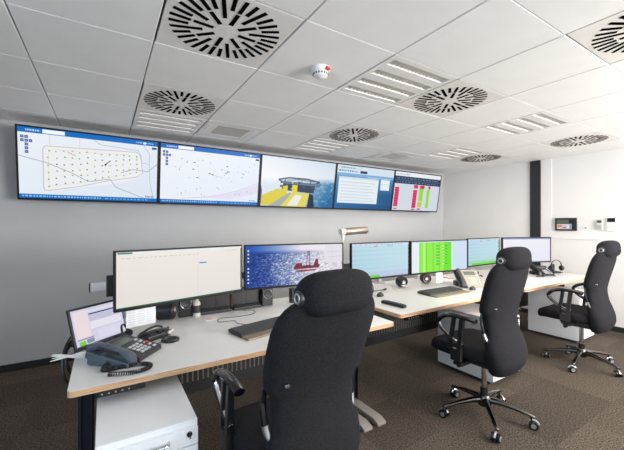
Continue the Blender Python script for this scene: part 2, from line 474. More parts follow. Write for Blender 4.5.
def pic_map(s):
    s.grid(8, 4, lambda u, v: mix((240, 245, 250), (222, 233, 246), .5*u+.5*(1-v)))
    s.poly([(.155, .12), (.36, .17), (.62, .26), (.82, .36), (.87, .44), (.86, .76), (.82, .80), (.55, .77), (.17, .76), (.155, .72)], (240, 243, 246))
    s.line([(.155, .16), (.155, .72), (.17, .76), (.40, .775), (.82, .80), (.86, .77), (.875, .47), (.83, .40), (.6, .31), (.4, .2), (.19, .12), (.165, .12), (.155, .16)], .0055, (205, 190, 196))
    s.line([(.19, .18), (.19, .71), (.83, .75), (.83, .48), (.62, .37), (.42, .26), (.19, .18)], .003, (214, 226, 200))
    s.line([(0, .60), (.18, .52), (.34, .40), (.46, .28), (.62, .34), (.66, .22), (.94, .02)], .006, (176, 182, 194))
    s.line([(.46, .97), (.55, .86), (.84, .83), (.87, .64), (.93, .62), (.93, .80), (.88, .92)], .005, (190, 192, 202))
    s.line([(.70, .45), (.80, .52), (.92, .50), (1, .64)], .006, (170, 176, 188)); s.line([(.93, .62), (.94, .30), (.97, .06)], .005, (196, 198, 206))
    s.line([(.20, .78), (.20, .92)], .003, (214, 200, 206)); s.line([(.40, .78), (.40, .92)], .003, (214, 200, 206))
    for i in range(13):
        u = .19+.053*i; lo = .19+.023*i; hi = .70+.003*i; n = 6 if i < 6 else 5
        for k in range(n):
            v = lo+(hi-lo)*k/(n-1)+random.uniform(-.012, .012)
            s.dot(u+random.uniform(-.006, .006), v, .0125, random.choice([(150, 190, 20), (120, 170, 40), (190, 200, 30)]))
    s.L += 1
    for i in range(5): s.dot(.32+.012*i, .70-.01*i, .008, (210, 90, 80))
    s.line([(.58, .56), (.62, .62)], .006, (70, 74, 90)); s.dot(.585, .56, .016, (60, 60, 80), up=True)
    map_bars(s)
def pic_chart(s):
    s.grid(8, 4, lambda u, v: mix((244, 247, 252), (226, 236, 250), .5*u+.4*(1-v)))
    s.poly([(.38, .10), (.70, .22), (1, .42), (1, .24), (.72, .12)], (228, 226, 243))
    s.line([(.2, .08), (.5, .14), (.75, .26), (1, .44)], .004, (206, 200, 226))
    for k in range(60):
        u = random.uniform(.12, .95); v = random.uniform(.14, .80)
        s.dot(u, v, random.uniform(.005, .011), random.choice([(150, 160, 175), (120, 150, 150), (205, 150, 160), (90, 105, 130), (170, 200, 180)]), 6)
    s.L += 1
    for (u, v) in ((.30, .72), (.29, .60), (.63, .70), (.64, .60), (.62, .58), (.33, .46), (.45, .55), (.48, .53)): s.rect(u, v, u+.02, v+.014, (80, 95, 110))
    s.line([(.45, .54), (.6, .5)], .003, (206, 160, 168))
    map_bars(s)
def pic_deck(s):
    def f(u, v):
        sky = mix((246, 248, 252), (206, 222, 238), (u*.6+(v-.7)))
        sea = mix((220, 232, 240), (24, 104, 158), (u-.40)*1.6+(.40-v)*.7)
        sea = mix(sea, (225, 238, 245), max(0, vn(u*30, v*22)-.55)*1.6*(1-.3*u))
        return mix(sea, sky, (v-.52+.1*(1-u))*7)
    s.grid(80, 50, f)
    s.line([(.22, .55), (.35, .60), (.60, .60), (.78, .55), (.70, .50), (.45, .49), (.25, .52), (.22, .55)], .016, (70, 92, 120))
    s.line([(.32, .55), (.5, .575), (.7, .55)], .012, (110, 140, 140))
    s.poly([(.24, .48), (.78, .44), (.80, .50), (.70, .52), (.26, .53)], (96, 120, 146))
    s.poly([(.26, .34), (.70, .30), (.72, .46), (.28, .48)], (38, 58, 88))
    for k in range(26):
        u = random.uniform(.24, .80); v = random.uniform(.30, .55); s.rect(u, v, u+random.uniform(.01, .035), v+random.uniform(.01, .05), random.choice([(20, 30, 48), (60, 90, 120), (180, 200, 210), (70, 96, 96)]), up=False)
    s.L += 1
    s.poly([(.28, .31), (.34, .31), (.34, .44), (.28, .42)], (226, 206, 30)); s.poly([(.40, .30), (.47, .30), (.47, .46), (.40, .46)], (232, 212, 30))
    s.poly([(0, .0), (.30, .0), (.34, .34), (.18, .34), (0, .20)], (214, 210, 190))
    s.poly([(0, .02), (.13, .02), (.34, .26), (.32, .36), (.20, .36), (0, .18)], (222, 208, 66))
    s.poly([(.10, .0), (.30, .0), (.42, .26), (.37, .30)], (170, 176, 170))
    s.poly([(.26, .0), (.60, .0), (.64, .30), (.40, .30)], (226, 214, 92))
    s.poly([(.34, .02), (.48, .02), (.54, .24), (.45, .26)], (240, 236, 226))
    s.poly([(.62, .0), (.72, .0), (.70, .26), (.64, .30)], (24, 40, 62))
    s.poly([(0, 0), (.012, 0), (.02, .3), (0, .45)], (110, 60, 130))
def pic_portal(s):
    s.grid(24, 16, lambda u, v: mix(mix((30, 104, 158), (16, 76, 126), u), (120, 176, 214), max(0, v-.35)*1.5+.2*(1-abs(u-.35))*(v > .1)))
    s.rect(0, .82, 1, 1, (214, 230, 242)); s.dashes(.06, .30, .93, .03, (120, 150, 180), 8); s.dashes(.03, .34, .86, .03, (70, 120, 170), 8)
    s.rect(.38, .84, .50, .90, (30, 60, 100)); s.rect(0, .76, 1, .81, (130, 176, 226)); s.rect(.52, .755, .95, .765, (230, 240, 250))
    s.rect(.04, .13, .72, .74, (232, 240, 246)); s.rect(.04, .70, .72, .74, (206, 222, 236))
    for k in range(7): s.rect(.07, .18+k*.072, .66-.03*(k % 3), .195+k*.072, (196, 212, 226), up=False)
    s.L += 1
    s.rect(.76, .48, .93, .74, (232, 242, 248)); s.rect(.76, .62, .93, .63, (190, 208, 224))
def pic_table(s):
    s.rect(0, 0, 1, 1, (214, 220, 230)); s.rect(0, .90, 1, 1, (238, 241, 245)); s.dashes(.03, .3, .93, .02, (150, 160, 175), 8)
    s.rect(0, .70, 1, .89, (34, 56, 84)); s.rect(0, .785, 1, .80, (90, 112, 138))
    s.dashes(.04, .95, .83, .018, (120, 150, 180), 12); s.dashes(.04, .95, .735, .018, (110, 140, 170), 12)
    MG = (214, 22, 92); GR = (150, 224, 40); RD = (214, 34, 60)
    s.many([(.02, .10, .105, .60, MG), (.405, .07, .49, .56, MG), (.41, .60, .50, .69, MG), (.535, .26, .63, .60, GR), (.525, .10, .62, .24, (206, 200, 40)), (.545, .60, .645, .69, RD),
            (.71, .08, .775, .60, GR), (.735, .61, .78, .69, RD), (.03, .03, .10, .055, MG), (.40, .02, .48, .05, MG), (.53, .03, .60, .06, (120, 40, 60))])
    for k in range(9): s.line([(.0, .08+.068*k), (1, .08+.068*k)], .0012, (200, 206, 216))
def pic_sheet(s):
    s.grid(8, 4, lambda u, v: mix((240, 233, 226), (234, 228, 223), 1-v))
    for k in range(26): s.line([(0, .07+.033*k), (1, .07+.033*k)], .0011, (222, 218, 214))
    for k in range(14): s.line([(.03+.075*k, .05), (.03+.075*k, .93)], .0008, (224, 220, 217))
    s.rect(0, .955, 1, 1, (234, 236, 234)); s.rect(.005, .965, .10, .992, (20, 120, 104))
    s.rect(0, .0, 1, .022, (40, 96, 60)); s.rect(.0, .035, 1, .055, (222, 226, 220)); s.dashes(.03, .6, .88, .014, (208, 204, 202), 14)
    s.rect(.60, .69, .665, .715, (50, 132, 206)); s.line([(.59, .05), (.59, .93)], .003, (206, 208, 212)); s.dashes(.84, .95, .92, .012, (190, 190, 190), 3)
def pic_sea(s):
    def f(u, v):
        c = mix((6, 52, 140), (226, 220, 226), (u-.12)*1.75+.3*(vn(u*6, v*4)-.5)-.35*abs(v-.5))
        sp = vn(u*90, v*60)
        if v < .80: c = mix(c, (250, 246, 248), max(0, sp-.52)*2.2*(.15+min(1, u*2)))
        if v < .80: c = mix(c, (8, 36, 104), max(0, .45-sp)*1.7*(1-.75*u))
        return mix(c, mix((24, 84, 180), (236, 230, 236), u*2.0-.1), (v-.80)*12)
    s.grid(110, 60, f)
    T = lambda q: [((u-.53)*.82+.48, (v-.40)*.85+.40) for u, v in q]
    s.poly(T([(.53, .28), (.80, .32), (.80, .36), (.60, .36)]), (150, 70, 90))
    s.poly(T([(.51, .38), (.84, .40), (.86, .50), (.60, .44), (.53, .50)]), (110, 26, 48))
    s.poly(T([(.53, .46), (.62, .44), (.62, .56), (.55, .56)]), (120, 28, 50)); s.poly(T([(.76, .44), (.84, .44), (.83, .66), (.80, .66)]), (116, 36, 54))
    s.line(T([(.72, .44), (.715, .90)]), .010, (110, 50, 62)); s.line(T([(.68, .44), (.695, .90)]), .008, (120, 60, 70))
    s.line(T([(.69, .90), (.72, .90)]), .01, (104, 46, 58)); s.line(T([(.60, .46), (.74, .48)]), .014, (104, 24, 44))
    for k in range(10):
        if k == 5: continue
        s.rect(.018, .10+.085*k, .032, .135+.085*k, (214, 226, 244), up=False)
    s.L += 1
    s.rect(.80, .55, 1, 1, (226, 224, 230)); s.line([(.82, .80), (.98, .81)], .004, (190, 180, 190)); s.line([(.88, .58), (.88, .95)], .003, (190, 188, 196)); s.line([(.82, .66), (.99, .68)], .004, (186, 182, 194))
def pic_rows(s, low=(188, 196, 230), g0=.24, g1=.46):
    s.grid(6, 8, lambda u, v: mix(mix((176, 214, 232), (196, 226, 236), u), low, (.3-v)*3))
    for k in range(20): s.line([(0, .12+.04*k), (1, .12+.04*k)], .0018, (164, 202, 224))
    for k in range(6): s.rect(0, .20+.13*k, 1, .22+.13*k, (190, 226, 230))
    s.rect(0, .93, 1, 1, (210, 226, 238)); s.dashes(.03, .9, .95, .02, (150, 180, 206), 12)
    s.rect(.36, .90, .42, .93, (196, 120, 130)); s.rect(.58, .92, .70, .94, (140, 180, 214))
    s.rect(g0, .0, g1, .075, (110, 214, 60)); s.rect(0, .0, g0, .05, (190, 214, 236))
def pic_green(s):
    s.rect(0, 0, 1, 1, (232, 240, 246)); s.rect(.13, .0, .70, .97, (140, 238, 60))
    s.many([(.13+.115*k, .0, .145+.115*k, .97, (108, 222, 30)) for k in range(5)]); s.rect(.56, 0, .70, .97, (104, 228, 20)); s.rect(.19, 0, .23, .97, (176, 246, 120))
    for k in range(7):
        for (u, wd) in ((.42, .06), (.52, .05), (.58, .04)): s.rect(u, .22+.1*k, u+wd, .26+.1*k, (180, 246, 130) if u == .52 else (70, 190, 20), up=False)
    s.L += 1
    s.rect(.72, .0, 1, .97, (206, 226, 244)); s.rect(0, .965, 1, 1, (200, 216, 230))
    for k in range(12): s.line([(.13, .05+.075*k), (.70, .05+.075*k)], .0015, (168, 240, 110))
def pic_rows2(s): 
    pic_rows(s, (150, 214, 150), .1, .9)
def pic_blank(s):
    s.grid(4, 4, lambda u, v: mix((232, 234, 250), (240, 240, 248), v)); s.rect(0, .955, 1, 1, (120, 130, 170)); s.rect(0, .925, 1, .95, (214, 220, 240))
    s.rect(0, 0, 1, .03, (200, 206, 226))
def pic_laptop(s):
    s.rect(0, 0, 1, 1, (214, 212, 232)); s.rect(.03, .22, .30, .95, (236, 222, 228)); s.rect(.30, .88, 1, .92, (226, 228, 240)); s.rect(.31, .80, .95, .835, (40, 34, 96))
    s.rect(.31, .62, .95, .78, (196, 198, 222)); s.rect(.31, .40, .95, .60, (232, 230, 240)); s.rect(.03, .18, .34, .20, (130, 30, 60))
    s.rect(.05, .03, .17, .14, (120, 210, 60)); s.rect(.19, .05, .33, .16, (130, 150, 180)); s.rect(.42, .1, .9, .34, (222, 220, 236)); s.rect(0, .0, 1, .03, (60, 66, 96))
def pic_panel(s):
    s.rect(0, 0, 1, 1, (60, 62, 60)); s.rect(.02, .62, .68, .94, (96, 104, 88)); s.rect(.72, .56, .99, .95, (30, 32, 40)); s.rect(.02, .04, .98, .54, (206, 206, 214))
    s.rect(.05, .22, .30, .46, (222, 140, 90)); s.rect(.34, .1, .56, .26, (226, 120, 80)); s.rect(.60, .14, .72, .44, (226, 228, 236)); s.rect(.86, .04, .98, .56, (30, 30, 34)); s.rect(.74, .08, .84, .5, (130, 150, 190))

# wall screens
TVW, TVH, TILT = 1.231, .706, math.radians(9.1)
TV = [(pic_map, 'leftmost wall screen, showing a field map with green dots'),
      (pic_chart, 'second wall screen from the left, showing a pale map with scattered marks'),
      (pic_deck, 'middle wall screen showing a yellow and blue offshore platform at sea'),
      (pic_portal, 'fourth wall screen showing a blue web page with a white panel'),
      (pic_table, 'rightmost wall screen showing pink and green bars under a dark header')]
for i, (fn, lab) in enumerate(TV):
    t = thing('wall_screen', lab, 'screen', (-.712+1.2345*(i+.5), 4.144, 2.034), 0, 'black framed wall screens in a row', rot=(TILT, 0, 0))
    b = MB(); b.box((0, .022, 0), (TVW, .045, TVH), .004); b.build('housing', M['bezel'], t)
    fw = .016
    b = MB()
    for (x, z, sx, sz) in ((0, TVH/2-fw/2, TVW, fw), (0, -TVH/2+.010, TVW, .020), (-TVW/2+fw/2, 0, fw, TVH), (TVW/2-fw/2, 0, fw, TVH)): b.box((x, -.002, z), (sx, .010, sz), .0015)
    b.build('bezel', M['bezel'], t)
    s = Scr(TVW-.028, TVH-.034, -.0005); fn(s)
    o = s.build('display_panel', M['screen'], t, smooth=False, loc=(0, -.0008, .002))
    b = MB(); b.box((0, .085, -.02), (.5, .08, .30), .004); b.build('wall_bracket', M['black'], t)

# ------------------------------------------------------------------ desks
def desk(label, x0, x1, yf, yb, zt, rz, foot_l, foot_r, ctrl=None, rail=(0, 0), posts=(.7, 1.28)):
    t = thing('height_adjustable_desk', label, 'desk', (x0, yf, 0), rz, 'white desks with plywood edges in a row')
    W_ = x1-x0; D = yb-yf; th = .028
    def rr(w, d, r, inset=0):
        out = []
        for (cx, cy, a0) in ((inset+r, inset+r, PI), (w-inset-r, inset+r, 1.5*PI), (w-inset-r, d-inset-r, 0), (inset+r, d-inset-r, .5*PI)):
            for k in range(5): a = a0+k*PI/8; out.append((cx+r*math.cos(a), cy+r*math.sin(a)))
        return out
    b = MB(); b.prism(rr(W_, D, .022), zt-th, zt-.002); b.build('edge_core', M['ply'], t)
    b = MB(); b.prism(rr(W_, D, .022, .0012), zt-.002, zt); b.build('tabletop', M['laminate'], t)
    zb = zt-th
    b = MB(); b.box((W_/2, .30, zb-.02), (W_-.16, .05, .04), .004); b.box((W_/2, .56, zb-.02), (W_-.16, .05, .04), .004); b.build('under_frame', M['legmetal'], t)
    for fx in ((foot_l,) if foot_l is not None else ())+foot_r:
        b = MB(); b.box((fx, .42, zb/2+.02), (.07, .12, zb-.06), .006); b.box((fx, .42, zb-.15), (.06, .10, .28), .004)
        for k in (-1, 1): b.box((fx+k*.024, .349, zb/2), (.006, .03, zb-.1), .002)
        b.build('lift_column', M['legmetal'], t)
        b = MB()
        prof = [(.04, .004), (.04, .022), (.09, .042), (.75, .042), (.80, .022), (.80, .004)]
        n = len(prof); vs = [(fx-.038, y, z) for y, z in prof]+[(fx+.038, y, z) for y, z in prof]
        b._add(vs, [tuple(range(n)), tuple(range(2*n-1, n-1, -1))]+[(k, n+k, n+(k+1) % n, (k+1) % n) for k in range(n)])
        b.build('foot', M['footmetal'], t)
    b = MB(); b.box((W_/2, .69, (.27+zb-.04)/2), (W_-.26, .014, zb-.04-.27), .002)
    b.build('modesty_panel', M['panel'], t)
    b = MB(); n = int((W_-.4)/.035)
    for k in range(n):
        b.box((.2+.035*k, .6815, .41), (.010, .004, .11))
    b.build('panel_slits', M['slit'], t)
    # equipment rail that carries the monitors
    b = MB(); yr = .765; b.box(((rail[0]+rail[1])/2, yr, 1.05), (rail[1]-rail[0], .03, .052), .003)
    b.build('equipment_rail', M['alu'], t)
    for e in (rail[0], rail[1]):
        b = MB(); b.box((e+(-.004 if e == rail[0] else .004), yr, 1.05), (.008, .032, .055), .002); b.build('rail_end_cap', M['black'], t)
    for px in posts:
        b = MB(); b.box((px, D-.06, (zt+1.08)/2), (.05, .025, 1.08-zt), .004); b.box((px, D-.06, zt+.006), (.12, .07, .012), .003); b.box((px, (yr+.015+D-.07)/2, 1.05), (.03, D-.085-yr, .03)); b.build('rail_post', M['alu'], t)
    if ctrl:
        b = MB(); b.box((ctrl, .018, zb-.015), (.20, .03, .026), .003); c = b.build('control_panel', M['gloss'], t)
        b = MB()
        for k in range(5): b.box((ctrl-.07+.026*k, .0022, zb-.015), (.007, .002, .006), .0006)
        b.build('buttons', M['grille'], c)
    return t
d1 = desk('nearest white desk with the black curled phone on its left end', -.135, 1.775, 1.722, 2.87,   .74, 0, .052, (1.695, 1.823), ctrl=.195, rail=(.06, 1.87))
d2 = desk('middle desk, slightly raised, with the remote and flat keyboard on it', 1.872, 3.672, 1.752, 2.88, .772, math.radians(1.2), None, (1.75,), ctrl=.16, rail=(.02, 1.78), posts=(.83, 1.50))
d3 = desk('farthest desk beside the end wall, with black phone and headset', 3.735, 5.545, 1.77, 2.90, .765, 0, .07, (1.74,), rail=(.02, 1.78))

# ------------------------------------------------------------------ desk monitors on the rail
def monitor(label, fn, L, Rr, zc, Hh=.345, rail_y=2.49, arm=0.):
    a = Vector(L); c = Vector(Rr); W_ = (c-a).length; rz = math.atan2(c.y-a.y, c.x-a.x); m = (a+c)/2
    t = thing('widescreen_monitor', label, 'monitor', (m.x, m.y, zc), rz, 'widescreen monitors on the desk rails')
    b = MB(); b.box((0, .016, 0), (W_, .022, Hh), .004); b.box((0, .034, 0), (W_*.55, .03, Hh*.6), .012); b.build('housing', M['bezel'], t)
    b = MB(); fw = .010
    for (x, z, sx, sz) in ((0, Hh/2-fw/2, W_, fw), (0, -Hh/2+.008, W_, .016), (-W_/2+fw/2, 0, fw, Hh), (W_/2-fw/2, 0, fw, Hh)): b.box((x, .002, z), (sx, .012, sz), .0015)
    b.build('bezel', M['bezel'], t)
    s = Scr(W_-.02, Hh-.026, 0); fn(s); s.build('display_panel', M['screen'], t, smooth=False, loc=(0, .0035, .003))
    # arm back to the rail
    d = (rail_y-.017-m.y)*math.cos(rz)
    if d > .055:
        b = MB(); b.box((arm, .052, 1.05-zc), (.11, .012, .11), .003); b.cyl((arm, .055, 1.05-zc), (arm+math.sin(rz)*(d-.05), d-.006, 1.05-zc), .017, n=12); b.build('mount_arm', M['black'], t)
    return t
monitor('widescreen monitor nearest the left, showing a white spreadsheet with a green bottom bar', pic_sheet, (.045, 2.185), (.868, 2.385), 1.118, .35)
monitor('widescreen monitor showing a red rig on a glittering blue sea', pic_sea, (.897, 2.41), (1.742, 2.29), 1.116)
monitor('widescreen monitor with pale blue rows, under the task lamp', pic_rows, (1.872, 2.345), (2.60, 2.33), 1.105)
monitor('widescreen monitor filled with bright green columns', pic_green, (2.622, 2.325), (3.485, 2.268), 1.105)
monitor('widescreen monitor with blue rows and green band, half behind the middle chair', pic_rows2, (3.72, 2.42), (4.435, 2.432), 1.103, .345, 2.525)
monitor('widescreen monitor showing a blank white page, in front of the black column', pic_blank, (4.45, 2.40), (5.18, 2.14), 1.104, .345, 2.525)
# VESA plate seen at the left end of the first rail
t = thing('monitor_clamp', 'black square clamp on the silver rail behind the spreadsheet monitor', 'clamp', (.045, 2.49, 1.05))
b = MB(); b.box((0, -.028, .005), (.075, .022, .135), .006); b.build('clamp_plate', M['black'], t)
b = MB(); b.box((0, 0, .034), (.05, .05, .012), .003); b.box((0, .022, 0), (.05, .008, .07), .002); b.build('clamp_jaw', M['black'], t)

# paper notes hanging under the monitors
def note(label, c, rz, w_, h_):
    t = thing('paper_note', label, 'paper', c, rz, 'white paper notes under the monitors')
    b = MB(); n = 6
    for k in range(n):
        z0 = -h_*k/n; z1 = -h_*(k+1)/n; y0 = -.004*math.sin(k/n*3); y1 = -.004*math.sin((k+1)/n*3)
        b.quad([(-w_/2, y0, z0), (w_/2, y0, z0), (w_/2, y1, z1), (-w_/2, y1, z1)])
        b.quad([(-w_/2, y0+.0006, z0), (-w_/2, y1+.0006, z1), (w_/2, y1+.0006, z1), (w_/2, y0+.0006, z0)])
    b.build('sheet', M['paper'], t)
    b = MB()
    for k in range(7):
        for q in range(3): b.box((-w_*.32+w_*.3*q, -.0062, -h_*(.14+.115*k)), (w_*.22, .0008, h_*.03))
    b.build('printed_lines', M['print_grey'], t, smooth=False)
note('white printed sheet hanging under the spreadsheet monitor', (.185, 2.228, .955), math.radians(14), .165, .115)
note('small white note hanging under the green monitor', (3.03, 2.30, .938), 0, .10, .115)

# ------------------------------------------------------------------ office chairs
def make_chair(label, lift=0., fwd=.04, rec=0., armx=.298):
    up = dict(loc=(0, 0, lift))
    t = thing('office_chair', label, 'chair', (0, 0, 0), 0, 'dark high-backed office chairs')
    # back shell, one padded piece with a waist
    HW = [(.325, .10), (.34, .145), (.37, .185), (.42, .214), (.50, .224), (.585, .222), (.61, .20), (.635, .194), (.745, .198), (.765, .212), (.79, .232), (.87, .244), (.95, .246), (1.02, .244), (1.07, .232), (1.11, .205), (1.14, .155), (1.15, .10)]
    CY = [(.325, -.155), (.38, -.182), (.46, -.192), (.58, -.158), (.72, -.120), (.80, -.122), (.90, -.145), (1.05, -.180), (1.15, -.200)]
    TH = [(.325, .02), (.345, .05), (.40, .068), (.50, .066), (.62, .052), (.80, .055), (1.0, .056), (1.09, .05), (1.13, .035), (1.15, .012)]
    def lerp(tab, x):
        for (a, va), (c, vc) in zip(tab, tab[1:]):
            if x <= c: return va+(vc-va)*(x-a)/(c-a)
        return tab[-1][1]
    zs = sorted(set([.325+.825*k/54 for k in range(55)]+[.33, .337, .345, .565, .575, .585, .60, .62, .75, .76, .775, .785, 1.12, 1.14, 1.146]))
    rings = []
    for z in zs:
        hw = sum(lerp(HW, z+d*.003) for d in range(-3, 4))/7 if .345 < z < 1.13 else lerp(HW, z)
        cy = sum(lerp(CY, max(.325, z+d*.014)) for d in range(-4, 5))/9; th = sum(lerp(TH, max(.325, z+d*.008)) for d in range(-3, 4))/7 if .36 < z < 1.11 else lerp(TH, z); r = []
        for k in range(36):
            a = 2*PI*k/36; ca, sa = math.cos(a), math.sin(a); e = .62
            x = hw*math.copysign(abs(ca)**e, ca); y = th*math.copysign(abs(sa)**.8, sa)
            y += .016*(abs(x)/.225)**2.2      # the shell wraps forward at the sides
            r.append((x, cy+y-rec*(z-.55), z))
        rings.append(r)
    b = MB(); b.loft(rings); back = b.build('backrest', M['fabric'], t, angle=70, **up)
    b = MB(); b.lathe([(0, .006), (.008, .005), (.010, 0), (.010, -.008), (0, -.008)], (-.17, interp(CY, .815)-.049-rec*.265, .815), (PI/2, 0, 0), 14); b.build('steel_button', M['chrome'], back)
    # headrest roll hung over the top of the back
    b = MB(); rings = []
    for k in range(25):
        u = -1+2*k/24; x = .170*u; f = (1-abs(u)**5)**.5 if abs(u) < 1 else 0; f = max(f, .35)
        r = []
        for q in range(28):
            a = 2*PI*q/28
            yy = .062*f*math.copysign(abs(math.cos(a))**.75, math.cos(a)); zz = .077*f*math.copysign(abs(math.sin(a))**.75, math.sin(a))
            if math.sin(a) < 0: zz *= 1.06; yy *= 1.06
            r.append((x, -.215-rec*.6+yy+.028*u*u, 1.150+zz+.012*(1-u*u)))
        rings.append(r)
    b.loft(rings); b.build('headrest', M['fabric'], t, angle=80, **up)
    for sx in (-1, 1):
        b = MB(); b.lathe([(0, -.02), (.026, -.02), (.028, .004), (.024, .008), (0, .008)], (sx*.167, -.195-rec*.6, 1.148), (0, sx*PI/2, 0), 20); kn = b.build('headrest_knob', M['dark'], t, **up)
        b = MB(); b.tube([(sx*.1755, -.195-rec*.6+.016*math.cos(2*PI*k/20), 1.148+.016*math.sin(2*PI*k/20)) for k in range(20)], .0035, 6, closed=True); b.build('knob_ring', M['alu'], kn)
    # lumbar brackets in the waist cut-outs
    for sx in (-1, 1):
        b = MB(); pts = spline([(sx*.208, -.105, .775), (sx*.217, -.105, .73), (sx*.219, -.115, .68), (sx*.214, -.128, .62), (sx*.20, -.14, .59)], 5)
        b.tube(pts, .0095, 8, flat=(1, 1.5)); br = b.build('lumbar_bracket', M['gloss'], t, **up)
        b = MB(); b.tube(pts[13:], .0102, 8, flat=(1, 1.5)); b.build('bracket_plate', M['steel'], br)
    # seat
    b = MB(); rings = []
    for (z, f) in ((.405, .80), (.412, .92), (.43, .985), (.46, 1.0), (.485, .985), (.50, .93), (.508, .82), (.511, .5)):
        r = []
        for k in range(40):
            a = 2*PI*k/40; ca, sa = math.cos(a), math.sin(a)
            x = .255*f*math.copysign(abs(ca)**.5, ca); y = .10+.25*f*math.copysign(abs(sa)**.55, sa)
            zz = z-.035*max(0, (y-.22)/.13)**2+.012*abs(x/.25)**2
            r.append((x, y, zz))
        rings.append(r)
    b.loft(rings); b.build('seat', M['fabric'], t, angle=70, **up)
    # mechanism
    b = MB(); b.box((0, 0, .375), (.20, .30, .055), .012); b.box((0, -.12, .375), (.09, .10, .03), .01, (-.2, 0, 0)); b.cyl((-.13, .06, .37), (-.20, .06, .365), .010, n=10); b.cyl((-.20, .06, .365), (-.235, .06, .363), .018, .015, n=12)
    b.cyl((.13, .06, .37), (.22, .06, .365), .010, n=10); b.build('tilt_mechanism', M['black'], t, **up)
    # arms: open loop with two struts
    for sx in (-1, 1):
        X = sx*armx
        g = MB(); loop = spline([(X, -.125, .712), (X, -.06, .722), (X, .04, .722), (X, .115, .705), (X, .165, .665), (X, .158, .625), (X, .11, .585), (X, .04, .545), (X, -.03, .522)], 6)
        n = len(loop); g.tube(loop, [.0215 if k < n*.45 else .0215-.009*min(1, (k-n*.45)/(n*.2)) for k in range(n)], 10, flat=(1.15, .8)); arm = g.build('armrest', M['gloss'], t, loc=(0, fwd, lift+.02))
        g = MB(); lp = [(p[0]+sx*.0, p[1]+.006*0, p[2]) for p in loop[int(n*.52):]]; g.tube(lp, .0135, 8, flat=(1.2, .8)); g.build('chrome_trim', M['chrome'], arm)
        g = MB(); g.box((X, -.012, .575), (.030, .034, .30), .005, (.10, 0, 0)); g.box((X, .055, .60), (.026, .026, .25), .005, (.14, 0, 0))
        g.box((X, .02, .445), (.035, .085, .09), .010); g.box((sx*.20, .01-fwd*.4, .385), (.22, .07, .022), .005); g.build('arm_strut', M['black'], arm)
    # gas column, star base, castors
    b = MB(); b.cyl((0, 0, .13), (0, 0, .215), .027, n=20); b.build('gas_column', M['black'], t)
    b = MB(); b.cyl((0, 0, .22), (0, 0, .36+lift), .0185, n=18); b.build('piston', M['chrome'], t)
    b = MB(); b.lathe([(0, .085), (.042, .085), (.048, .10), (.046, .15), (.036, .165), (0, .165)])
    for k in range(5):
        a = 2*PI*k/5; rings = []
        for (r_, z, w_, h_) in ((.03, .128, .024, .026), (.10, .128, .021, .020), (.20, .113, .017, .014), (.29, .092, .015, .011), (.315, .086, .013, .010), (.322, .084, .006, .006)):
            c = Vector((r_*math.cos(a), r_*math.sin(a), z)); tn = Vector((-math.sin(a), math.cos(a), 0))
            rings.append([c+tn*(w_*math.cos(2*PI*q/12))+Vector((0, 0, h_*math.sin(2*PI*q/12))) for q in range(12)])
        b.loft(rings)
    b.build('star_base', M['gunmetal'], t)
    for k in range(5):
        a = 2*PI*k/5; c = Vector((.298*math.cos(a), .298*math.sin(a), 0)); sw = a+1.1+.5*k; d = Vector((math.cos(sw), math.sin(sw), 0)); ax = Vector((-d.y, d.x, 0))
        o = c-d*.014; b = MB()
        for sgn in (-1, 1): b.tube([o+ax*sgn*.006+Vector((0, 0, .0295)), o+ax*sgn*.010+Vector((0, 0, .0295)), o+ax*sgn*.024+Vector((0, 0, .0295)), o+ax*sgn*.027+Vector((0, 0, .0295))], [.027, .0295, .0295, .024], 18)
        b.cyl(c+Vector((0, 0, .055)), c+Vector((0, 0, .088)), .007, n=8)
        cs = b.build('castor', M['gloss'], t)
        b = MB(); b.tube([o+ax*.0275+Vector((0, 0, .0295)), o+ax*.0295+Vector((0, 0, .0295))], .017, 16); b.tube([o-ax*.0275+Vector((0, 0, .0295)), o-ax*.0295+Vector((0, 0, .0295))], .017, 16)
        arc = [o+d*(.034*math.cos(q))+Vector((0, 0, .0295+.034*math.sin(q))) for q in [PI*.15+PI*.75*k2/8 for k2 in range(9)]]
        b.tube(arc, .006, 6); b.build('hub_cap', M['alu'], cs)
    return t
chair = make_chair('dark office chair nearest the camera, in front of the sea monitor', .035, .125, .15, .268)
chair.location = (.728, 1.304, 0); chair.rotation_euler.z = math.radians(3)
chair = make_chair('dark office chair in the middle, at the raised desk with chrome star base in view', .05, .012, .03)
chair.location = (2.430, 1.447, 0); chair.rotation_euler.z = math.radians(1)
far = dup(chair, (4.190, 1.452, 0), math.radians(0), 'dark office chair farthest away, at the right edge beside the end wall')
for ch in far.children:                       # its base is swivelled
    if ch.name.startswith(('star_base', 'castor')): ch.rotation_euler.z = math.radians(44)
for ch in chair.children:
    if ch.name.startswith(('star_base', 'castor')): ch.rotation_euler.z = math.radians(8)

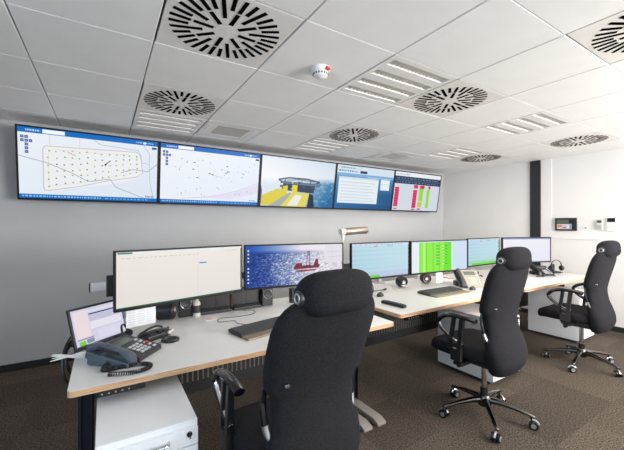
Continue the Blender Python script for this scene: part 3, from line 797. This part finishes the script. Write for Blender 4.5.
# ------------------------------------------------------------------ drawer cabinets
def cabinet(label, x0, x1, yf, yb, zt):
    t = thing('drawer_cabinet', label, 'cabinet', ((x0+x1)/2, yf, 0), 0, 'white drawer cabinets under the desks')
    W_, D = x1-x0, yb-yf
    b = MB(); b.box((0, .02+D/2-.01, .03+(zt-.03)/2), (W_, D-.02, zt-.03), .003); b.build('body', M['ped'], t)
    b = MB(); b.box((0, D/2+.01, .017), (W_-.03, D-.05, .026), .002); b.build('plinth', M['dark'], t)
    hs = [.072, .20, zt-.03-.022-.072-.20-.008]; z = zt-.022
    for k, hh in enumerate(hs):
        b = MB(); b.box((0, .010, z-hh/2), (W_-.004, .019, hh-.005), .002); dr = b.build('drawer', M['ped'], t)
        b = MB(); zc = z-min(hh/2, .032)
        b.tube(spline([(-.085, .002, zc), (-.078, -.020, zc), (-.04, -.024, zc), (.02, -.024, zc), (.058, -.020, zc), (.065, .002, zc)], 4), .005, 8); b.build('handle', M['chrome'], dr)
        if k == 0:
            b = MB(); b.lathe([(0, .004), (.010, .004), (.011, 0), (.011, -.004), (0, -.004)], (W_*.40, -.001, zc+.008), (PI/2, 0, 0), 16); b.box((W_*.40, -.010, zc+.008), (.004, .016, .022), .001); b.build('lock', M['black'], dr)
        z -= hh
    return t
cabinet('white drawer cabinet with bar handle under the nearest desk', -.03, .327, 1.405, 2.05, .64)
cabinet('white drawer cabinet behind the middle office chair', 2.93, 3.38, 1.66, 2.24, .60)
cabinet('white drawer cabinet behind the farthest office chair', 4.86, 5.29, 1.70, 2.28, .60)

# ------------------------------------------------------------------ things on the nearest desk
Z1, Z2, Z3 = .7402, .7722, .7652
t = thing('tilted_display', 'small tilted display at the left end of the nearest desk', 'display', (-.002, 2.305, Z1), math.radians(39))
b = MB(); b.box((0, .10, .006), (.20, .15, .012), .004); b.box((0, .10, .07), (.05, .025, .13), .006, (math.radians(25), 0, 0)); b.build('foot', M['black'], t)
b = MB(); b.box((0, .009, .120), (.33, .018, .235), .005); L_ = b.build('housing', M['black'], t, loc=(0, 0, .006), rot=(math.radians(-17), 0, 0))
s = Scr(.31, .205, 0); pic_laptop(s); s.build('display_panel', M['screen'], L_, smooth=False, loc=(0, -.0008, .122))

def phone(label, loc, rz, body, hand, cat_group, key, coil=None, lime=False, redkey=False, hb=.078):
    kk = (hb-.022)/.20; sl = math.atan(kk)
    t = thing('desk_phone', label, 'telephone', loc, rz, cat_group)
    # wedge body: low at the front, high at the back
    b = MB(); pr = [(-.11, .0), (-.11, .022), (.09, hb), (.112, hb-.008), (.112, .0)]
    n = len(pr); vs = [(-.055, y, z) for y, z in pr]+[(.125, y, z) for y, z in pr]
    b._add(vs, [tuple(range(n)), tuple(range(2*n-1, n-1, -1))]+[(k, n+k, n+(k+1) % n, (k+1) % n) for k in range(n)])
    b.build('body', body, t, angle=30)
    b = MB(); b.box((-.09, .005, .022+.115*kk-.020), (.072, .222, .034), .008, (sl, 0, 0)); b.box((-.09, .06, .028), (.066, .09, .05), .006); b.build('cradle', hand, t)
    def on(x, y, up=.002): return (x, y, .022+(y+.11)*kk+up)
    b = MB()
    for r_ in range(4):
        for k in range(3): b.box(on(.005+.026*k, -.085+.022*r_), (.019, .014, .006), .002, (sl, 0, 0))
    for k in range(5): b.box(on(.095, -.09+.026*k), (.020, .012, .006), .002, (sl, 0, 0))
    b.build('keypad', key, t)
    b = MB(); b.box(on(.03, .045), (.12, .05, .006), .002, (sl, 0, 0)); b.build('display', M['lcd'], t)
    if redkey:
        b = MB(); b.box(on(.098, -.045, .004), (.022, .016, .007), .002, (sl, 0, 0)); b.build('red_key', M['red'], t)
    if lime:
        b = MB(); b.box(on(-.03, .02, .004), (.022, .075, .003), .001, (sl, 0, 0)); b.build('lime_label', M['lime'], t)
    # handset along the left side
    b = MB(); rings = []
    for k in range(25):
        u = -1+2*k/24; y = .112*u; end = max(0, abs(u)-.55)/.45
        w_ = .021+.008*end; hh = .014+.006*end; zc = .038+.115*kk+y*kk*.95-.016*end**1.5+.010*(1-u*u)
        if abs(u) > .96: w_ *= .8; hh *= .75
        r = []
        for q in range(16):
            a = 2*PI*q/16; ca, sa = math.cos(a), math.sin(a)
            r.append((-.09+w_*math.copysign(abs(ca)**.6, ca), .005+y, zc+hh*math.copysign(abs(sa)**.6, sa)))
        rings.append(r)
    b.loft(rings); hs = b.build('handset', hand, t, angle=60)
    b = MB(); b.box((-.116, .005, .046+.115*kk), (.006, .11, .012), .001, (sl, 0, 0)); b.build('grip_recess', M['black'], hs)
    if coil:
        path = spline(coil, 40); pts = []; N = len(path); turns = N*.16
        for k in range(N*6):
            f = k/6; i = min(int(f), N-2); p = path[i].lerp(path[i+1], f-i); tn = (path[min(i+1, N-1)]-path[max(i-1, 0)]).normalized()
            sd = tn.cross(Vector((0, 0, 1))).normalized(); a = 2*PI*f*.25
            pts.append(p+sd*.0075*math.cos(a)+Vector((0, 0, .0075+.0075*math.sin(a))))
        b = MB(); b.tube(pts, .0021, 5); b.build('coiled_cord', M['black'], t)
    return t
ph_rz = math.radians(51); ph_loc = Vector((.095, 2.025, Z1))
def to_phone(p):
    q = Vector((p[0], p[1], Z1))-ph_loc; c, s_ = math.cos(-ph_rz), math.sin(-ph_rz); return (q.x*c-q.y*s_, q.x*s_+q.y*c, p[2])  # desk point to phone frame
phone('black desk phone with curled cord and lime label on the nearest desk', ph_loc, ph_rz, M['dark'], M['phone_grey'], 'desk phones', M['key_white'],
      [to_phone(p) for p in ((.02, 1.925, .012), (.0, 1.885, .002), (.03, 1.872, .002), (.09, 1.875, .002), (.155, 1.865, .002), (.185, 1.83, .002), (.16, 1.795, .002), (.10, 1.79, .002), (.02, 1.82, .002))], lime=True, redkey=True, hb=.066).scale = (1.08, 1.08, 1.08)
phone('beige-lit desk phone with dark handset on the raised middle desk', (3.355, 2.175, Z2), math.radians(-32), M['phone_beige'], M['dark'], 'desk phones', M['cream'], hb=.17)
phone('black desk phone under the blank white monitor on the farthest desk', (5.03, 2.19, Z3), math.radians(-30), M['black'], M['black'], 'desk phones', M['key_white'], hb=.13).scale = (.88, .88, .88)

def headset(label, loc, rz, tilt, group, stand=False):
    t = thing('headset', label, 'headset', loc, rz, group, rot=(tilt, 0, rz))
    b = MB(); arc = [(.075*math.cos(a), 0, .08+.085*math.sin(a)) for a in [PI*k/20 for k in range(21)]]
    b.tube(arc, .006, 8, flat=(1.5, .6)); b.build('headband', M['black'], t)
    for sx in (-1, 1):
        b = MB(); b.lathe([(0, -.010), (.030, -.010), (.034, 0), (.030, .012), (0, .014)], (sx*.072, 0, .065), (0, sx*PI/2, 0), 18); b.build('ear_cup', M['black'], t)
    b = MB(); b.tube(spline([(-.075, 0, .06), (-.08, -.05, .045), (-.06, -.10, .03), (-.03, -.12, .028)], 6), .003, 6); b.lathe([(0, -.009), (.006, -.006), (.006, .006), (0, .009)], (-.03, -.12, .028), (0, PI/2, 0), 10); b.build('microphone_boom', M['black'], t)
    if stand:
        b = MB(); b.box((0, .02, .012), (.10, .09, .024), .006); b.box((0, .05, .06), (.04, .02, .10), .006); b.build('charging_stand', M['black'], t)
    return t
headset('black headset leaning against the small tilted display', (.125, 2.245, Z1+.005), math.radians(75), math.radians(-20), 'black headsets').scale = (.7, .7, .7)
headset('black headset standing in its charger by the end wall', (5.36, 2.15, Z3), math.radians(-25), 0, 'black headsets', True).scale = (1.12, 1.12, 1.12)
# tangle of headset and adapter behind the phone
t = thing('charging_dock', 'black headset dock with silver knobs right behind the curled phone', 'dock', (.265, 2.275, Z1), math.radians(30))
b = MB(); b.box((0, 0, .018), (.17, .11, .036), .012); b.build('body', M['black'], t)
b = MB(); b.lathe([(0, .036), (.026, .036), (.024, .05), (.012, .054), (0, .054)], (.02, -.02, 0)); b.build('ear_rest', M['gloss'], t)
b = MB(); b.lathe([(0, 0), (.013, 0), (.012, .012), (0, .013)], (.06, -.052, .026), (PI/2, 0, 0), 14); b.lathe([(0, 0), (.010, 0), (.009, .012), (0, .013)], (.085, -.045, .03), (PI/2, .5, 0), 14); b.build('jack', M['alu'], t)
b = MB(); b.tube(spline([(-.08, .02, .03), (-.05, -.03, .055), (.0, -.05, .06), (.05, -.05, .05), (.08, -.02, .045)], 8), .008, 8); b.tube(spline([(-.07, .05, .03), (-.02, .02, .06), (.04, .03, .058), (.08, .04, .04)], 8), .007, 8); b.build('headband', M['dark'], t)
t = thing('oval_pad', 'small black oval ear pad with a cable, right of the curled phone', 'ear pad', (.335, 2.15, Z1), math.radians(-20))
b = MB(); ring = [(.042*math.cos(2*PI*k/28), .030*math.sin(2*PI*k/28), .012) for k in range(28)]; b.tube(ring, .011, 8, closed=True); b.build('cushion', M['black'], t)
b = MB(); b.lathe([(0, .002), (.036, .002), (.036, .010), (0, .011)]); b.build('cap', M['dark'], t)
b = MB(); b.tube(spline([(-.04, -.01, .006), (-.07, -.035, .004), (-.12, -.045, .004), (-.15, -.03, .006)], 8), .0025, 6); b.build('cable', M['black'], t)

def desktop_speaker(label, c, w_, h_, ring=True):
    t = thing('desktop_speaker', label, 'speaker', c, 0, 'black desktop speakers')
    b = MB(); b.box((0, 0, h_/2), (w_, .09, h_), .006); b.build('cabinet', M['black'], t)
    b = MB(); b.lathe([(0, .002), (.030, .006), (.036, .001)], (0, -.046, h_*.62), (PI/2, 0, 0), 24); b.build('cone', M['dark'], t)
    b = MB(); b.tube([(.040*math.cos(2*PI*k/28), -.047, h_*.62+.040*math.sin(2*PI*k/28)) for k in range(28)], .0045, 8, closed=True); b.build('silver_ring', M['chrome'], t)
    return t
desktop_speaker('black desktop speaker with silver ring under the spreadsheet monitor', (.525, 2.70, Z1), .10, .17)
desktop_speaker('black desktop speaker with silver ring under the sea monitor', (1.20, 2.70, Z1), .10, .17)
def round_speaker(label, c, rz, mat_ring, r=.052, ln=.085):
    t = thing('round_speaker', label, 'speaker', c, rz, 'small round black speakers')
    b = MB(); b.lathe([(0, -ln/2), (r*.8, -ln/2), (r, -ln/2+.012), (r, ln/2-.012), (r*.85, ln/2), (0, ln/2)], (0, 0, r), (PI/2, 0, 0), 26); b.build('barrel', M['black'], t)
    b = MB(); b.lathe([(r*.55, ln/2), (r*.78, ln/2+.003), (r*.80, ln/2-.004)], (0, 0, r), (PI/2, 0, 0), 26); b.build('front_ring', mat_ring, t)
    b = MB(); b.lathe([(0, ln/2+.001), (r*.30, ln/2+.006), (r*.34, ln/2-.002)], (0, 0, r), (PI/2, 0, 0), 18); b.build('dust_cap', M['alu'], t)
    return t
round_speaker('round black speaker right of the hanging printed sheet', (.385, 2.67, Z1), math.radians(70), M['brownring'], .07, .13)
round_speaker('round black speaker under the pale blue monitor', (2.72, 2.54, Z2), math.radians(-15), M['gloss'], .058)
round_speaker('round brown-ringed speaker under the green monitor', (3.13, 2.56, Z2), math.radians(-30), M['brownring'], .058)
for k, (x, lab) in enumerate(((.755, 'black box unit below the right half of the spreadsheet monitor'), (1.015, 'black box unit left of the silver-ringed speaker under the sea monitor'))):
    t = thing('intercom_unit', lab, 'desk unit', (x, 2.71, Z1), 0, 'black box units on the nearest desk')
    b = MB(); b.box((0, .02, .085), (.245, .05, .17), .005); b.build('housing', M['black'], t)
    b = MB(); b.box((-.058, -.006, .095), (.105, .006, .12), .003); b.box((.058, -.006, .095), (.105, .006, .12), .003); b.build('speaker_panel', M['black'], t)
    b = MB(); b.box((0, -.035, .014), (.235, .08, .026), .006, (.12, 0, 0)); sh = b.build('key_shelf', M['dark'], t)
    b = MB()
    for q in range(9): b.box((-.1+.025*q, -.04, .0285), (.016, .022, .005), .002, (.12, 0, 0))
    b.build('buttons', M['key_dark'], sh)
    b = MB(); b.box((-.124, -.0, .085), (.006, .06, .165), .002); b.build('side_strip', M['brownring'], t)

t = thing('plastic_bottle', 'small pale bottle with a dark band beside the ring-faced speaker under the spreadsheet monitor', 'bottle', (.60, 2.64, Z1))
b = MB(); b.lathe([(0, 0), (.026, 0), (.028, .004), (.028, .10), (.020, .115), (.010, .12), (.010, .13), (0, .13)]); b.build('bottle_body', M['cream'], t)
b = MB(); b.lathe([(.0285, .03), (.0288, .031), (.0288, .085), (.0285, .086)]); b.build('label_band', M['dark'], t)
b = MB(); b.lathe([(0, .128), (.013, .128), (.013, .15), (0, .15)]); b.build('cap', M['white'], t)

t = thing('calling_card', 'white card with red print lying on the nearest desk', 'card', (.665, 2.50, Z1), math.radians(12))
b = MB(); b.box((0, 0, .002), (.105, .07, .003), .0008); b.build('card', M['paper'], t)
b = MB()
for k in range(4): b.box((-.012+.008*(k % 2), .018-.013*k, .0038), (.05-.008*k, .004, .0006))
b.build('red_print', M['print_red'], t, smooth=False)

def keyboard(label, c, rz, body, palm, w_=.45):
    t = thing('computer_keyboard', label, 'keyboard', c, rz, 'keyboards on the desks')
    b = MB(); b.box((0, .04, .011), (w_, .155, .020), .004, (.05, 0, 0)); b.build('body', body, t)
    b = MB()
    for r_ in range(6):
        for k in range(21): b.box((-w_/2+.020+k*(w_-.04)/20, -.020+.0235*r_, .0215+.0012*r_), (.0165, .018, .007), .002, (.05, 0, 0))
    b.build('keys', M['key_dark'], t)
    b = MB(); b.box((0, -.078, .007), (w_, .075, .013), .005); b.build('palm_rest', palm, t)
    return t
keyboard('black keyboard on the nearest desk, half hidden by the near chair', (.925, 2.06, Z1), math.radians(13), M['black'], M['palm'])
keyboard('flat dark keyboard with tan palm rest on the raised middle desk', (2.83, 2.09, Z2), math.radians(-1), M['olive'], M['palm'], .50)
t = tag(MB().tube(spline([(.86, 2.20, Z1+.004), (.80, 2.28, Z1+.003), (.80, 2.36, Z1+.003), (.70, 2.38, Z1+.003), (.73, 2.47, Z1+.003), (.88, 2.45, Z1+.003), (1.0, 2.47, Z1+.003), (1.03, 2.57, Z1+.003), (.96, 2.61, Z1+.003)], 10), .0022, 6).build('keyboard_cable', M['dark']), 'thin dark cable curling on the desk behind the near keyboard', 'cable')
t = thing('webcam', 'small black gadget standing under the sea monitor, left of the near chair', 'camera', (1.45, 2.66, Z1), math.radians(10))
b = MB(); b.box((0, 0, .07), (.055, .05, .12), .008); b.build('body', M['black'], t)
b = MB(); b.lathe([(0, 0), (.036, 0), (.034, .010), (0, .012)]); b.build('foot', M['dark'], t)

# cables falling off the left end of the nearest desk
b = MB()
for (dy, dx, zz, r_) in ((0, 0, .57, .0045), (.05, .01, .60, .0042), (-.03, .005, .58, .004), (.02, .015, .62, .0035)):
    b.tube(spline([(-.115, 2.52+dy, .748), (-.15, 2.43+dy, .775+.03*dx), (-.165+dx, 2.33+dy, .80-2*dx), (-.195+dx, 2.28+dy, .73), (-.192+dx, 2.25+dy, zz+.06), (-.165+dx, 2.25+dy, zz), (-.148, 2.29+dy, zz+.03), (-.146, 2.36+dy, zz+.11)], 10), r_*1.35, 6)
tag(b.build('hanging_cables', M['black']), 'bundle of black cables hanging off the left end of the nearest desk', 'cable')
b = MB()
for k, (ey, ez) in enumerate(((2.00, .775), (2.05, .765), (2.03, .752), (1.97, .758))):
    b.tube(spline([(-.055, 2.125+.01*k, Z1+.01), (-.10, 2.08+.01*k, Z1+.020+.004*k), (-.225, ey+.07, ez+.02)], 6), [.0055]*8+[.005, .0045, .004, .003, .0015], 6)
tag(b.build('cable_ties', M['white']), 'white cable ties sticking out past the left desk edge', 'cable tie')

# ------------------------------------------------------------------ things on the other desks
t = thing('task_lamp', 'champagne tube task lamp on a pole between the sea and pale blue monitors', 'lamp', (1.935, 2.55, Z2))
b = MB(); b.lathe([(0, 0), (.04, 0), (.04, .015), (.012, .02), (0, .02)]); b.build('base', M['lampshell'], t)
b = MB(); b.cyl((0, 0, .01), (0, 0, .56), .009, n=12); b.build('pole', M['cream'], t)
b = MB(); b.lathe([(0, -.03), (.017, -.03), (.017, .035), (0, .035)], (0, 0, .565)); b.cyl((-.03, 0, .60), (.03, 0, .604), .031, n=20); b.build('swivel_joint', M['cream'], t)
b = MB(); rings = []
for x in (.02, .03, .29, .30):
    r_ = .030 if x in (.02, .30) else .036
    rings.append([(x, r_*math.cos(2*PI*k/24), .603+x*.05+r_*math.sin(2*PI*k/24)) for k in range(24)])
b.loft(rings); hd = b.build('lamp_head', M['lampshell'], t)
b = MB(); b.box((.165, -.022, .585), (.22, .022, .010), .003); b.build('light_slot', M['dark'], hd)

t = thing('remote_control', 'dark remote control near the front corner of the raised desk', 'remote control', (2.035, 1.99, Z2), math.radians(4))
b = MB(); b.box((0, 0, .013), (.052, .235, .024), .008); b.build('body', M['black'], t)
b = MB()
for k in range(7):
    for q in range(3): b.box((-.014+.014*q, -.09+.026*k, .0262), (.009, .014, .003), .001)
b.build('buttons', M['dark'], t)
def mouse(label, c, rz):
    t = thing('computer_mouse', label, 'mouse', c, rz, 'dark computer mice')
    b = MB(); rings = []
    for k in range(15):
        u = -1+2*k/14; f = max(.12, (1-u*u)**.5); rings.append([(.031*f*math.cos(2*PI*q/16), .056*u, .002+max(0, math.sin(2*PI*q/16))*.034*f*(1-.25*u)) for q in range(16)])
    b.loft(rings); b.build('shell', M['dark'], t, angle=70)
    b = MB(); b.lathe([(0, -.004), (.007, -.004), (.007, .004), (0, .004)], (0, .028, .030), (0, PI/2, 0), 12); b.build('scroll_wheel', M['black'], t)
mouse('dark mouse on the raised desk beside the near chair headrest', (2.20, 2.32, Z2), math.radians(-60))
mouse('dark mouse in front of the beige-lit phone on the raised desk', (3.22, 2.04, Z2), math.radians(-70))
tag(MB().tube(spline([(2.0, 2.50, Z2+.004), (2.15, 2.52, Z2+.006), (2.35, 2.50, Z2+.006), (2.47, 2.52, Z2+.006)], 8), [.0035]*20+[.006, .008, .010, .012, .010], 6).build('audio_cable', M['dark']), 'dark cable with a plug lying under the pale blue monitor', 'cable')
b = MB(); b.box((0, 0, .001), (.21, .29, .0015))
tag(b.build('paper_sheet', M['paper'], loc=(3.50, 2.47, Z2), rot=(0, 0, .3)), 'white sheet of paper behind the beige-lit phone', 'paper')
t = thing('cable_pile', 'dark tangle of cables behind the beige-lit phone', 'cable', (3.86, 2.48, Z3))
b = MB()
for k in range(4):
    p = [(random.uniform(-.16, .16), random.uniform(-.08, .08), random.uniform(.008, .10)) for _ in range(6)]; b.tube(spline(p, 8), .006, 6)
b.build('loops', M['dark'], t)
b = MB(); b.box((.10, 0, .045), (.09, .06, .09), .008); b.build('adapter', M['black'], t)
for k, (x, y, a, lab) in enumerate(((4.80, 2.10, 70, 'black pen lying left of the black phone on the farthest desk'), (4.98, 2.06, 55, 'black pen lying in front of the black phone on the farthest desk'))):
    t = thing('pen', lab, 'pen', (x, y, Z3), math.radians(a), 'pens on the farthest desk')
    b = MB(); b.tube([(0, -.07, .007), (0, -.06, .007), (0, .065, .007), (0, .07, .007)], [.001, .006, .006, .003], 8); b.build('barrel', M['black'], t)
    b = MB(); b.box((.0, .04, .0135), (.003, .045, .002), .0006); b.build('clip', M['dark'], t)
b = MB(); b.box((0, 0, .0012), (.42, .30, .002), .0005)
tag(b.build('document', M['paper'], loc=(4.45, 1.98, Z3), rot=(0, 0, .05)), 'white document on the farthest desk beside the middle chair back', 'paper')

# ------------------------------------------------------------------ on the end wall
t = thing('wall_control_panel', 'black-framed control panel with small display on the end wall', 'control panel', (XR, 2.222, 1.45), -PI/2)
b = MB(); b.box((0, -.016, 0), (.272, .032, .19), .004); b.build('frame', M['black'], t)
s = Scr(.225, .155, -.0335); pic_panel(s); s.build('display_panel', M['screen'], t, smooth=False)
t = thing('wall_intercom', 'small white wall unit with dark sensor, left of the thermostat', 'wall unit', (XR, 1.822, 1.44), -PI/2)
b = MB(); b.box((0, -.014, 0), (.07, .028, .135), .008); b.build('case', M['cream'], t)
b = MB(); b.box((0, -.029, .048), (.05, .006, .036), .004); b.build('sensor', M['dark'], t)
b = MB(); b.box((0, -.029, -.02), (.05, .004, .05), .002); b.build('cover', M['alu'], t)
t = thing('thermostat', 'white thermostat with black display, rightmost on the end wall', 'thermostat', (XR, 1.695, 1.45), -PI/2)
b = MB(); b.box((0, -.011, 0), (.105, .022, .19), .006); b.build('case', M['wall'], t)
b = MB(); b.box((0, -.024, .058), (.085, .006, .055), .003); b.build('display', M['gloss'], t)
b = MB(); b.box((-.02, -.023, -.03), (.02, .004, .02), .002); b.box((.02, -.023, -.03), (.02, .004, .02), .002); b.build('buttons', M['cream'], t)
t = thing('wall_sensor', 'tiny grey sensor between control panel and wall unit', 'sensor', (XR, 1.98, 1.40), -PI/2)
b = MB(); b.lathe([(0, 0), (.018, 0), (.017, .010), (0, .012)], (0, 0, 0), (PI/2, 0, 0), 16); b.build('case', M['cream'], t)
b = MB(); b.lathe([(0, .010), (.007, .012), (0, .014)], (0, 0, 0), (PI/2, 0, 0), 12); b.build('lens', M['dark'], t)
